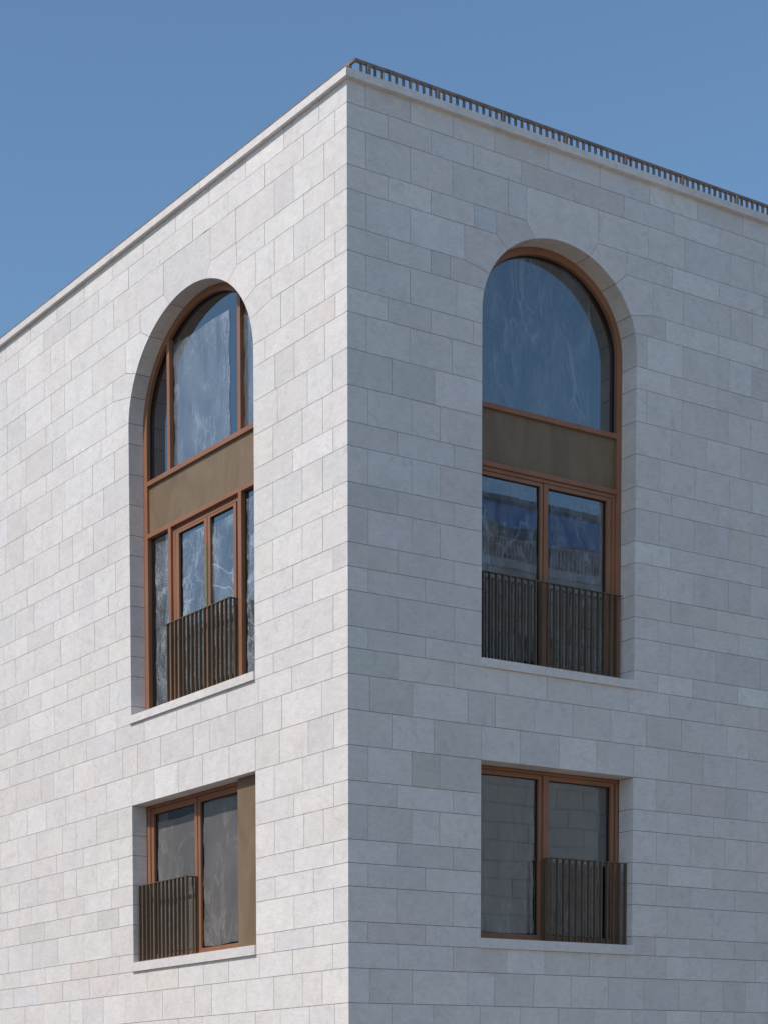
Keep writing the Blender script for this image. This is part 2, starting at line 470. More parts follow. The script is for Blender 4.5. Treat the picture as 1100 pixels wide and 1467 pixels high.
rnd = random.Random(7)
GAP = .0032
def tint_for(w, row, u):
    """base colour of one slab: random per slab, right-wall corner slabs darker and cooler"""
    b = rnd.gauss(0, .014)
    warm = rnd.gauss(0, .0045); gr = rnd.gauss(0, .003)
    b *= 1.9 if w == 'R' else 1.0
    base = [.722 + b + warm, .664 + b + gr, .632 + b - warm]
    r = rnd.random()
    if r < .09: base = [c * .94 for c in base]
    elif r < .17: base = [base[0] * .955, base[1] * .965, base[2] * .972]
    elif r < .23: base = [base[0] * .985, base[1] * .97, base[2] * .953]
    elif r < .33: base = [c * 1.035 for c in base]
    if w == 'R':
        if u < 1.6 and 2 < row < 18: base = [base[0] * .95, base[1] * .965, base[2] * .98]  # slabs near the corner are toned darker and cooler
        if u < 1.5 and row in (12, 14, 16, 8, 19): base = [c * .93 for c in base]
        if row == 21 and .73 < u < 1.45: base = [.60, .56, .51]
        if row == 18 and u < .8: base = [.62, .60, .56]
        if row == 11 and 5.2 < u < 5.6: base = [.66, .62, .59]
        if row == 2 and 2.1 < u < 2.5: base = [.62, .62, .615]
    if w == 'L' and row == 25 and 5.3 < u < 6.1: base = [.645, .59, .56]
    return tuple(max(.3, min(.78, c)) for c in base)
def slab(mb, w, poly, row):
    ar = sum(poly[i - 1][0] * poly[i][1] - poly[i][0] * poly[i - 1][1] for i in range(len(poly)))
    if ar < 0: poly = poly[::-1]
    n = len(poly)
    cu = sum(p[0] for p in poly) / n
    deep = []; off = []
    for i in range(n):
        a, b = poly[i], poly[(i + 1) % n]
        m = ((a[0] + b[0]) / 2, (a[1] + b[1]) / 2)
        d = on_edge(w, a) and on_edge(w, b) and on_edge(w, m, 6e-3)
        deep.append(d)
        off.append(0. if (d or (abs(a[0]) < 1e-4 and abs(b[0]) < 1e-4)) else GAP)
    q = []
    for i in range(n):
        p0, p1, p2 = poly[i - 1], poly[i], poly[(i + 1) % n]
        d1 = Vector((p1[0] - p0[0], p1[1] - p0[1])); d2 = Vector((p2[0] - p1[0], p2[1] - p1[1]))
        if d1.length < 1e-6 or d2.length < 1e-6: q.append(p1); continue
        d1.normalize(); d2.normalize()
        n1 = Vector((-d1.y, d1.x)); n2 = Vector((-d2.y, d2.x)); o1, o2 = off[i - 1], off[i]
        cr = d1.x * d2.y - d1.y * d2.x
        P1 = Vector(p1)
        if abs(cr) < .02: r = P1 + (n1 * o1 + n2 * o2) * .5
        else:
            A = P1 + n1 * o1; B = P1 + n2 * o2; t = ((B.x - A.x) * d2.y - (B.y - A.y) * d2.x) / cr
            r = A + d1 * t
            if (r - P1).length > .02: r = P1 + (n1 * o1 + n2 * o2) * .5
        q.append((r.x, r.y))
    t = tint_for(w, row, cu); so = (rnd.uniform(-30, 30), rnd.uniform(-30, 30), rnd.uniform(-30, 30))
    touch = min(p[0] for p in poly) < 1e-3 or any(deep)
    f = 0. if touch else rnd.uniform(-.0012, .0012)
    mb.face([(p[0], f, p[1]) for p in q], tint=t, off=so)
    for i in range(n):
        a, b = q[i], q[(i + 1) % n]
        if abs(a[0]) < 1e-3 and abs(b[0]) < 1e-3: continue
        d = .262 if deep[i] else .022
        mb.face([(a[0], f, a[1]), (a[0], d, a[1]), (b[0], d, b[1]), (b[0], f, b[1])], tint=t, off=so)
def ext(a, b, k=1.35):
    return (a[0] + (b[0] - a[0]) * k, a[1] + (b[1] - a[1]) * k)
ARCH = {'R': dict(K=[((3.075, -.75), (3.221, -.942)), ((4.43, -.75), (4.289, -.935))],
                  lo=[((2.537, -1.05), (2.717, -1.2)), ((1.971, -1.5), (2.394, -1.577))],
                  hi=[((4.986, -1.05), (4.774, -1.221)), ((5.529, -1.5), (5.089, -1.584))],
                  jlo=1.72, jhi=5.778),
        'L': dict(K=[((2.947, -.75), (3.061, -.942)), ((4.109, -.75), (3.992, -.906))],
                  lo=[((2.328, -1.05), (2.521, -1.176)), ((1.904, -1.5), (2.159, -1.597)), ((1.562, -1.8), (2.022, -1.881))],
                  hi=[((4.733, -1.05), (4.496, -1.202)), ((5.149, -1.5), (4.876, -1.601)), ((5.502, -1.8), (5.019, -1.889))],
                  jlo=1.359, jhi=5.709)}
def voussoirs(w):
    A = ARCH[w]; out = {}
    kl, kh = A['K']
    out[1] = ([[(kl[0][0], -.3), (kh[0][0], -.3), kh[0], ext(*kh), ext(*kl), kl[0]]], kl[0][0], kh[0][0])
    for side in ('lo', 'hi'):
        prev = kl if side == 'lo' else kh
        S_ = A[side]
        for i, sl in enumerate(S_):
            row = 2 + i
            poly = [prev[0], ext(*prev), ext(*sl), sl[0], (sl[0][0], ZL[row])]
            out.setdefault(row, ([], None, None)); out[row][0].append(poly)
            out[row] = (out[row][0], sl[0][0] if side == 'lo' else out[row][1], sl[0][0] if side == 'hi' else out[row][2])
            prev = sl
        row = 2 + len(S_); j = A['jlo'] if side == 'lo' else A['jhi']
        deepu = OPEN[w]['c'] + (-.9 if side == 'lo' else .9)
        poly = [prev[0], ext(*prev), (deepu, ZL[row + 1]), (j, ZL[row + 1]), (j, ZL[row])]
        out.setdefault(row, ([], None, None)); out[row][0].append(poly)
        out[row] = (out[row][0], j if side == 'lo' else out[row][1], j if side == 'hi' else out[row][2])
    return out
UMAX = 14.0
def stone_wall(w):
    mb = MB(w); V = voussoirs(w); q = OPEN[w]
    last = {}
    rows = [(-1, ZTOP, 0.0)] + [(k, ZL[k], ZL[k + 1]) for k in range(0, 31)]
    z = ZL[31]; k = 31
    while z > -H0 + .01:
        zz = max(z - HH[20 + (k - 31) % 10], -H0); rows.append((k, z, zz)); z = zz; k += 1
    for row, zt, zb in rows:
        ri = row + 1 if row <= 30 else 21 + ((row - 31) % 2) * 1
        J = [0.0] + list(JOINTS[w][ri])
        J = [q['u0'] if abs(x - q['u0']) < .03 else (q['u1'] if abs(x - q['u1']) < .03 else x) for x in J] if row > 18 else J
        step = (J[-1] - J[-2], J[-2] - J[-3])
        i = 0
        while J[-1] < UMAX - .35: J.append(J[-1] + max(.5, step[i % 2])); i += 1
        J[-1] = UMAX
        if row in V:
            polys, a, b = V[row]
            for p in polys: slab(mb, w, clip(w, p), row)
            J1 = [x for x in J if x < a - .02] + [a]; J2 = [b] + [x for x in J if x > b + .02]
            segs = list(zip(J1[:-1], J1[1:])) + list(zip(J2[:-1], J2[1:]))
        else:
            mid = (zt + zb) / 2
            straight = (Z_UP < mid < q['s'] and zt <= q['s'] + .02) or (Z_LB < mid < Z_LT)
            arched = (not straight) and Z_UP < mid < q['s'] + q['b'] and row > 1
            if straight:
                J1 = [x for x in J if x < q['u0'] - .02] + [q['u0']]; J2 = [q['u1']] + [x for x in J if x > q['u1'] + .02]
                segs = list(zip(J1[:-1], J1[1:])) + list(zip(J2[:-1], J2[1:]))
            elif arched:
                segs = []
                J1 = [x for x in J if x < q['u0']] + [q['c']]; J2 = [q['c']] + [x for x in J if x > q['u1']]
                for a, b in list(zip(J1[:-1], J1[1:])) + list(zip(J2[:-1], J2[1:])):
                    slab(mb, w, clip(w, [(a, zb), (b, zb), (b, zt), (a, zt)]), row)
            else: segs = list(zip(J[:-1], J[1:]))
        for a, b in segs: slab(mb, w, [(a, zb), (b, zb), (b, zt), (a, zt)], row)
    # end faces of the block
    return mb

building = empty('stone_building', (0, 0, 0))
tag(building, 'pale limestone corner building with arched windows, brown frames and a thin cornice', 'building')
for w in 'RL':
    o = stone_wall(w).build('wall', MT['stone'], building, attrs=True)
    # dark open joints behind the slabs, with the openings left free
    q = OPEN[w]; mb = MB(w); e = .012
    def bk(u0, u1, z0, z1): mb.face([(u0, .02, z0), (u1, .02, z0), (u1, .02, z1), (u0, .02, z1)])
    lo, hi = q['u0'] - e, q['u1'] + e
    bk(.02, lo, -H0, ZTOP); bk(hi, UMAX, -H0, ZTOP); bk(lo, hi, -H0, Z_LB); bk(lo, hi, Z_LT + e, Z_UP)
    ap = [(q['c'] + (q['a'] + e) * math.cos(math.pi * i / 60), q['s'] + (q['b'] + e) * math.sin(math.pi * i / 60)) for i in range(61)]
    for i in range(60):
        a, b = ap[i], ap[i + 1]
        mb.face([(b[0], .02, b[1]), (a[0], .02, a[1]), (a[0], .02, ZTOP), (b[0], .02, ZTOP)])
    loop = [(hi, Z_UP)] + ap + [(lo, Z_UP)]
    for a, b in zip(loop[:-1], loop[1:]): mb.face([(a[0], .02, a[1]), (b[0], .02, b[1]), (b[0], .40, b[1]), (a[0], .40, a[1])])
    loop = [(hi, Z_LB), (hi, Z_LT + e), (lo, Z_LT + e), (lo, Z_LB), (hi, Z_LB)]
    for a, b in zip(loop[:-1], loop[1:]): mb.face([(a[0], .02, a[1]), (b[0], .02, b[1]), (b[0], .40, b[1]), (a[0], .40, a[1])])
    mb.build('wall_backing', MT['joint'], building)
mb = MB('L'); mb.prism([(2.93, -.3035), (3.04, -.296), (3.20, -.3005), (3.06, -.309)], -.0008, .004)
mb.build('open_joint', MT['lining'], building)
# the two sides of the block nobody sees, and the roof
mb = MB(); mb.box(13.6, 14, .03, 14, 0, H0 + .28); mb.box(.03, 13.6, 13.6, 14, 0, H0 + .28)
mb.build('rear_wall', simple('grey render', (.35, .34, .33), .9), building)
mb = MB(); mb.box(.25, 13.55, .25, 13.55, H0 - .2, H0 + .1)
mb.build('roof', simple('roof gravel', (.25, .24, .23), .95), building)
# rooms behind the glass
mb = MB()
for z0, z1 in ((3.45, 6.75), (7.2, 10.3), (10.6, 13.9)):
    for (x0, x1, y0, y1) in ((.40, 7, .40, 7),):
        mb.face([(x0, y0, z0), (x1, y0, z0), (x1, y1, z0), (x0, y1, z0)])
        mb.face([(x0, y0, z1), (x0, y1, z1), (x1, y1, z1), (x1, y0, z1)])
        mb.face([(x1, y0, z0), (x1, y0, z1), (x1, y1, z1), (x1, y1, z0)])
        mb.face([(x0, y1, z0), (x1, y1, z0), (x1, y1, z1), (x0, y1, z1)])
mb.build('room', MT['roomwall'], building)
# wall between the rooms and the cavity (seals light leaks round the windows)
for w in 'RL':
    q = OPEN[w]; mb = MB(w); lo, hi = q['u0'] - .02, q['u1'] + .02
    def bk(u0, u1, z0, z1): mb.face([(u0, .40, z0), (u1, .40, z0), (u1, .40, z1), (u0, .40, z1)])
    bk(.4, lo, -H0, ZTOP); bk(hi, 13.6, -H0, ZTOP); bk(lo, hi, -H0, Z_LB); bk(lo, hi, Z_LT, Z_UP); bk(lo, hi, -.8, ZTOP)
    for i in range(30):
        a0, a1 = math.pi * i / 30, math.pi * (i + 1) / 30
        x0, z0 = q['c'] + (q['a'] + .02) * math.cos(a0), q['s'] + q['b'] * math.sin(a0)
        x1, z1 = q['c'] + (q['a'] + .02) * math.cos(a1), q['s'] + q['b'] * math.sin(a1)
        mb.face([(x1, .40, z1), (x0, .40, z0), (x0, .40, -.8), (x1, .40, -.8)])
    mb.build('inner_wall', MT['roomwall'], building)

# ------------------------------------------------------------------ cornice
CP, CB, CT = .065, .278, .375
for w in 'RL':
    mb = MB(w)
    js = [.055, 3.377, 6.005, 6.881, 9.5, 12.1, UMAX] if w == 'R' else [3.1, 6.2, 9.3, 12.4, UMAX]
    a = -CP
    for i, b in enumerate(js):
        g0 = 0 if i == 0 else .002; g1 = .002 if b < UMAX else 0
        t = tint_for('C', 99, 0); so = (rnd.uniform(-9, 9),) * 3
        u0, u1 = a + g0, b - g1
        i0 = u0 if i else .45                          # mitred inner end at the building corner
        P_ = [(u0, -CP, CB), (u1, -CP, CB), (u1, .45, CB), (i0, .45, CB), (u0, -CP, CT), (u1, -CP, CT), (u1, .45, CT + .01), (i0, .45, CT + .01)]
        for q4 in ((0, 1, 5, 4), (1, 2, 6, 5), (2, 3, 7, 6), (4, 5, 6, 7), (3, 2, 1, 0)) + (((3, 0, 4, 7),) if i else ()):
            if i == 0 and b < .4:
                continue
            mb.face([P_[k_] for k_ in q4], tint=t, off=so)
        if i == 0 and b < .4:                            # small corner block, kept inside the mitre
            P_ = [(u0, -CP, CB), (u1, -CP, CB), (u1, b, CB), (u0, -CP, CT), (u1, -CP, CT), (u1, b, CT)]
            for q4 in ((0, 1, 4, 3), (1, 2, 5, 4), (3, 4, 5), (2, 1, 0)): mb.face([P_[k_] for k_ in q4], tint=t, off=so)
        a = b
    o = mb.build('cornice', MT['stone'], building, attrs=True)

# ------------------------------------------------------------------ windows
def wbox(w, name, mat, parent, *boxes, bevel=.003, label=None):
    mb = MB(w)
    for b in boxes: mb.box(*b)
    o = mb.build(name, mat, parent, bevel=bevel)
    if label: o['label'] = label
    return o
def frame_rect(mb, u0, u1, z0, z1, t, o0, o1, tt=None, tb=None):
    tt = t if tt is None else tt; tb = t if tb is None else tb
    mb.box(u0, u0 + t, o0, o1, z0, z1); mb.box(u1 - t, u1, o0, o1, z0, z1)
    mb.box(u0 + t, u1 - t, o0 + .0005, o1, z1 - tt, z1); mb.box(u0 + t, u1 - t, o0 + .0005, o1, z0, z0 + tb)
def ell(w, u, shrink):
    q = OPEN[w]; a = q['a'] - shrink; b = q['b'] - shrink
    t = max(0., 1 - ((u - q['c']) / a) ** 2); return q['s'] + b * math.sqrt(t)
def sheet(w, u0, u1, zb, ztop, off, amp, seed, nu=46, nz=60):
    """crumpled polythene: a fine grid pushed in and out, its edges a little ragged"""
    rr = random.Random(seed); mb = MB(w)
    ph = [(rr.uniform(2, 9), rr.uniform(1, 6), rr.uniform(0, 6.28), rr.uniform(.4, 1)) for _ in range(9)]
    grid = {}
    for i in range(nu + 1):
        for j in range(nz + 1):
            s, t = i / nu, j / nz
            u = u0 + (u1 - u0) * s
            zt = ztop(u) if callable(ztop) else ztop
            z = zb + (zt - zb) * t
            d = sum(math.sin(a * u * 1.3 + b * z * 1.1 + c + math.sin(a * z * .7)) * k for a, b, c, k in ph) / 5
            e = .012 * math.sin(9 * z + seed) + .006 * math.sin(31 * z)
            grid[i, j] = mb.pt(u + e * (2 * s - 1), off + amp * d, z + .01 * math.sin(7 * u + seed) * (2 * t - 1))
    for i in range(nu):
        for j in range(nz):
            f = [grid[i, j], grid[i + 1, j], grid[i + 1, j + 1], grid[i, j + 1]]
            if w == 'L': f.reverse()
            mb.f.append(f); mb.tint.append((1, 1, 1)); mb.off.append((0, 0, 0))
    return mb
T1, T1B, T2, T2B, FB = -3.11, -3.18, -3.885, -3.95, -6.62
def arched_window(w, label):
    q = OPEN[w]; fo, fi = .262, .345; ft = .10
    mb = MB(w)
    up = arch_pts(w, 80)
    outer = [(q['u1'], FB)] + up + [(q['u0'], FB)]
    inn = arch_pts(w, 80, ft)
    inner = [(q['u1'] - ft, FB)] + inn + [(q['u0'] + ft, FB)]
    mb.band(outer, inner, fo, fi)
    win = mb.build('arched_window', MT['frame'], building)
    win['label'] = label
    # slim raised bead inside the ring, as on the photographed profile
    mb = MB(w)
    o2 = [(q['u1'] - ft + .004, T1)] + arch_pts(w, 80, ft - .004) + [(q['u0'] + ft - .004, T1)]
    i2 = [(q['u1'] - ft - .012, T1)] + arch_pts(w, 80, ft + .012) + [(q['u0'] + ft + .012, T1)]
    mb.band(o2, i2, .315, .35); mb.build('gasket', MT['gasket'], win)
    a0, a1 = q['u0'] + ft - .002, q['u1'] - ft + .002
    wbox(w, 'transom', MT['frame'], win, (a0, a1, fo - .003, fi, T1B, T1))
    wbox(w, 'transom', MT['frame'], win, (a0, a1, fo - .003, fi, T2B, T2))
    wbox(w, 'spandrel_panel', MT['panel'], win, (a0, a1, .30, .34, T2 - .005, T1B + .005), bevel=0)
    return win, a0, a1
def pane(w, win, poly, off=.332):
    mb = MB(w); mb.prism(poly, off, off + .006)
    return mb.build('pane', MT['glass'], win)
def rect(u0, u1, z0, z1): return [(u0, z0), (u1, z0), (u1, z1), (u0, z1)]
def arch_poly(w, u0, u1, zb, sh):
    n = 40
    return [(u0, zb), (u1, zb)] + [(u1 + (u0 - u1) * i / n, ell(w, u1 + (u0 - u1) * i / n, sh)) for i in range(n + 1)]
def sash(w, win, u0, u1, z0, z1, t, o0, o1, tt=None, tb=None):
    mb = MB(w); frame_rect(mb, u0, u1, z0, z1, t, o0, o1, tt, tb)
    s = mb.build('sash', MT['frame'], win, bevel=.003)
    mb = MB(w); frame_rect(mb, u0 + t - .002, u1 - t + .002, z0 + (tb or t) - .002, z1 - (tt or t) + .002, .012, .322, .33)
    mb.build('gasket', MT['gasket'], win)
    pane(w, win, rect(u0 + t - .004, u1 - t + .004, z0 + (tb or t) - .004, z1 - (tt or t) + .004))
    return s
def sill(w, win, z0, z1):
    q = OPEN[w]; mb = MB(w)
    cuts = [q['u0'] - .004, q['u0'] + 1.15, q['u0'] + 2.1, q['u1'] + (.012 if w == 'L' else .02)]
    mb2 = MB(w)
    for i in range(3):
        t = tint_for('C', 0, 0); a, b = cuts[i] + (.0015 if i else 0), cuts[i + 1] - (.0015 if i < 2 else 0)
        P_ = [(a, -.036, z0), (b, -.036, z0), (b, .30, z0), (a, .30, z0), (a, -.036, z1 - .006), (b, -.036, z1 - .006), (b, .30, z1), (a, .30, z1)]
        for q4 in ((0, 1, 5, 4), (1, 2, 6, 5), (2, 3, 7, 6), (3, 0, 4, 7), (4, 5, 6, 7), (3, 2, 1, 0)):
            mb2.face([P_[n_] for n_ in q4], tint=t, off=(i * 3.3 + z0, 1, 2))
    return mb2.build('sill', MT['stone'], win, attrs=True)

FILM1 = mat_film('cloudy sky tinted film', .20, .42, 3.1)  # extra milkiness stands in for the brighter sky reflected here
FILM5 = mat_film('folded protective film', .10, .40, 41.0, .7)
FILM4 = mat_film('hazy protective film', .05, .42, 5.1, .5)
FILM2 = mat_film('crumpled clear film', .10, .85, 11.7, .6)
FILM3 = mat_film('reflection tinted grey film', .24, .3, 27.3, .35, (.84, .73, .66))  # warm tint stands in for a sunlit wall reflected in these panes
FILM6 = mat_film('sun tinted grey film', .27, .3, 33.3, .35, (.80, .73, .69))  # separate copy, sunlight on these panes put into its colour
# ---- arched window, sunny side
win, a0, a1 = arched_window('L', 'tall arched window with two mullions in the sunlit wall')
ml, mr = (4.362, 4.432), (2.612, 2.684)
for m in (ml, mr):
    zt = min(ell('L', m[0], .05), ell('L', m[1], .05))
    wbox('L', 'mullion', MT['frame'], win, (m[0], m[1], .260, .345, T1 - .002, zt))
    wbox('L', 'mullion', MT['frame'], win, (m[0], m[1], .260, .345, FB, T2B + .002))
sh = .098
pane('L', win, arch_poly('L', a0, mr[0], T1, sh)); pane('L', win, arch_poly('L', mr[1], ml[0], T1, sh)); pane('L', win, arch_poly('L', ml[1], a1, T1, sh))
pane('L', win, rect(a0, mr[0], FB, T2B)); pane('L', win, rect(ml[1], a1, FB, T2B))
mb = MB('L')
frame_rect(mb, mr[1] + .002, ml[0] - .002, FB, T2B - .055, .066, .302, .345, .030, .06)
mb.box(mr[1] + .002, ml[0] - .002, .325, .345, T2B - .06, T2B + .002)
mb.build('casement_frame', MT['frame'], win, bevel=.003)
sash('L', win, 2.775, 3.468, FB + .07, -4.046, .064, .292, .34, .034)
sash('L', win, 3.484, 4.272, FB + .07, -4.046, .072, .292, .34, .034)
o = wbox('L', 'tape_strip', MT['tape'], win, (3.492, 3.514, .2875, .2915, -5.35, -4.42), (3.454, 3.461, .2875, .2915, -5.35, -4.40), bevel=0)
o['label'] = 'green protective tape left on the meeting sash stiles'
sill('L', win, Z_UP, FB + .02)
sheet('L', 2.95, 4.33, T1 + .02, lambda u: min(-1.33, ell('L', u, .16)), .322, .004, 3).build('protective_film', FILM1, win, smooth=True)
sheet('L', 2.04, 2.60, T1 + .02, lambda u: ell('L', u, .16), .322, .004, 5).build('protective_film', FILM1, win, smooth=True)
sheet('L', 2.86, 3.40, -6.4, -4.17, .325, .006, 8).build('protective_film', FILM2, win, smooth=True)
sheet('L', 3.60, 4.14, -6.4, -4.15, .325, .006, 13).build('protective_film', FILM2, win, smooth=True)
sheet('L', 4.45, 4.86, -6.5, -4.06, .325, .005, 17).build('protective_film', FILM2, win, smooth=True)
sheet('L', 2.07, 2.56, -6.5, -4.06, .325, .005, 19).build('protective_film', FILM2, win, smooth=True)
# ---- arched window, shady side
win, a0, a1 = arched_window('R', 'tall arched window without mullions in the shaded wall')
pane('R', win, arch_poly('R', a0, a1, T1, sh))
mb = MB('R')
frame_rect(mb, a0 + .002, a1 - .002, FB, T2B - .002, .058, .285, .345, .05, .06)
mb.build('casement_frame', MT['frame'], win, bevel=.003)
sash('R', win, 2.455, 3.706, FB + .062, -4.008, .055, .296, .34, .05)
sash('R', win, 3.720, 5.035, FB + .062, -4.008, .085, .290, .34, .05)
sill('R', win, Z_UP, FB + .02)
sheet('R', 2.40, 4.62, T1 + .02, lambda u: ell('R', u, .13), .322, .005, 23).build('protective_film', FILM4, win, smooth=True)
sheet('R', 2.52, 3.62, -6.45, -4.08, .325, .006, 29).build('protective_film', FILM5, win, smooth=True)
sheet('R', 3.86, 4.88, -6.45, -4.15, .325, .006, 31).build('protective_film', FILM5, win, smooth=True)
# ---- rectangular windows
def low_window(w, label, ml_, mr_, uend, headt):
    q = OPEN[w]; z0, z1 = Z_LB + .13, Z_LT
    mb = MB(w); frame_rect(mb, q['u0'], q['u1'], z0 - .03, z1, .085 if w == 'L' else .058, .272, .345, headt, .102)
    win = mb.build('window', MT['frame'], building, bevel=.003); win['label'] = label
    return win
win = low_window('L', 'rectangular window with a brass side panel in the sunlit wall', 0, 0, 0, .045)
sash('L', win, 3.764, 4.985, -10.272, -8.0, .072, .285, .34, .085, .05)
sash('L', win, 2.06, 3.750, -10.272, -8.0, .055, .290, .34, .085, .05)
o = wbox('L', 'side_panel', MT['panel'], win, (1.968, 2.566, .135, .20, -10.345, -7.952), bevel=.002)
o['label'] = 'tall brass sheet panel covering the near side of the window'
sill('L', win, Z_LB, Z_LB + .14)
sheet('L', 3.86, 4.86, -10.2, -8.22, .325, .004, 37).build('protective_film', FILM6, win, smooth=True)
sheet('L', 2.62, 3.66, -10.2, -8.12, .325, .004, 41).build('protective_film', FILM6, win, smooth=True)
win = low_window('R', 'rectangular window with two wide panes in the shaded wall', 0, 0, 0, .045)
sash('R', win, 2.36, 3.703, -10.266, -7.998, .058, .29, .34, .06, .045)
sash('R', win, 3.718, 5.128, -10.266, -7.998, .064, .285, .34, .06, .045)
wbox('R', 'mullion_cover', MT['frame'], win, (3.722, 3.822, .276, .30, -10.25, -8.0))
sill('R', win, Z_LB, Z_LB + .14)
sheet('R', 2.42, 3.58, -10.2, -8.07, .325, .004, 43).build('protective_film', FILM3, win, smooth=True)
sheet('R', 3.84, 4.86, -10.2, -8.08, .325, .004, 47).build('protective_film', FILM3, win, smooth=True)

# ------------------------------------------------------------------ window railings
def railing(w, u_a, u_b, off, ztop, zbot, first, step, count, ret_at, ret_to, label):
    """flat-bar guard; ret_at = u positions where it turns back to the frame"""
    fr = MB(w); bw, bd = .018, (.050 if w == 'L' else .046)
    fr.box(u_a, u_b, off, off + bd, ztop - .012, ztop)
    lo_ = MB(w); lo_.box(u_a + .01, u_b - .01, off + .004, off + bd - .004, zbot, zbot + .012)
    for r in ret_at:
        s = -1 if abs(r - u_b) < .02 else 1
        fr.box(min(r, r + s * .042), max(r, r + s * .042), off + bd, ret_to, ztop - .0125, ztop - .0005)
        lo_.box(min(r, r + s * .042), max(r, r + s * .042), off + bd - .004, ret_to, zbot + .0005, zbot + .0115)
    o = fr.build('railing', MT['rail'], building, bevel=.0015); o['label'] = label
    lo_.build('bottom_rail', MT['rail'], o, bevel=.0015)
    for k_ in range(count):
        u = first + k_ * step
        mb = MB(w); mb.box(u - bw / 2, u + bw / 2, off + .0015, off + bd - .0015, zbot + .010, ztop - .011)
        mb.build('baluster', MT['rail'], o)
    for r in ret_at:
        s = -1 if abs(r - u_b) < .02 else 1
        m_ = (off + bd + ret_to) / 2 + .005
        for oo, ww in ((m_, bw / 2), (ret_to - .012, .012)):
            mb = MB(w); mb.box(min(r, r + s * .040), max(r, r + s * .040), oo - ww, oo + ww, zbot + .010, ztop - .011)
            mb.build('baluster', MT['rail'], o)
    return o
railing('L', 3.757, 5.043, .07, -9.160, -10.318, 3.766, .1056, 13, (3.757, 5.043), .285, 'short dark bronze railing on the sill of the sunlit rectangular window')
railing('L', 2.690, 4.360, .105, -5.400, -6.600, 2.699, .1043, 16, (2.690,), .262, 'dark bronze railing before the sunlit arched window')
railing('R', 3.702, 5.195, .095, -9.155, -10.322, 3.711, .1225, 13, (3.702,), .275, 'short dark bronze railing at the right of the shaded rectangular window')
railing('R', 2.300, 5.170, .200, -5.368, -6.592, 2.3985, .1218, 23, (), .26, 'full width dark bronze railing before the shaded arched window')

# ------------------------------------------------------------------ roof railing
GS, GZ, GB = .84, 1.16, .10
fr = MB()
L_ = 13.0
fr.box(GS - .02, L_, GS - .02, GS + .02, H0 + GZ - .035, H0 + GZ)
fr.box(GS - .02, GS + .02, GS + .02, L_, H0 + GZ - .0355, H0 + GZ - .0005)
rr_ = fr.build('roof_railing', MT['roofrail'], building, bevel=.003)
rr_['label'] = 'long rust brown roof railing set back behind the cornice'
far = MB()
for ax in (0, 1):
    for k_ in range(0, 100):
        s = GS + .10 + k_ * .12
        if s > L_: break
        post = (k_ % 10 == 1); hw = .024 if post else .009; hd = .03 if post else .021
        mb = MB() if (ax == 0 and s < 8.6) else far
        if ax == 0: mb.box(s - hw, s + hw, GS - hd, GS + hd, H0 + GB, H0 + GZ - .034)
        else: mb.box(GS - hd, GS + hd, s - hw, s + hw, H0 + GB, H0 + GZ - .034)
        if mb is not far: mb.build('post' if post else 'picket', MT['roofrail'], rr_)
fo_ = far.build('picket_row', MT['roofrail'], rr_); fo_['kind'] = 'stuff'

# ------------------------------------------------------------------ buildings across the street, seen only in the glass
def coursed_stone():
    k = NT('opposite stone')
    v = k.coord((1, 1, 1))
    sx = k.n('ShaderNodeSeparateXYZ', ins={0: v})
    hx = k.math('ADD', sx.outputs[0], sx.outputs[1])
    cv = k.n('ShaderNodeCombineXYZ', ins={0: hx, 1: sx.outputs[2], 2: 0.0}).outputs[0]
    br = k.t.nodes.new('ShaderNodeTexBrick'); k.t.links.new(cv, br.inputs['Vector'])
    br.inputs['Scale'].default_value = 1.0
    br.inputs['Color1'].default_value = (.72, .64, .56, 1); br.inputs['Color2'].default_value = (.64, .56, .49, 1)  # warm tone stands in for sunlight on this facade
    br.inputs['Mortar'].default_value = (.16, .15, .14, 1); br.inputs['Mortar Size'].default_value = .024
    br.inputs['Brick Width'].default_value = 1.3; br.inputs['Row Height'].default_value = .62
    c = k.mix(k.math('MULTIPLY', k.noise(v, 1.4, 4), .3), br.outputs[0], (.34, .33, .32))
    return k.done(k.bsdf(c, .85, 0, .3))
OS = coursed_stone()
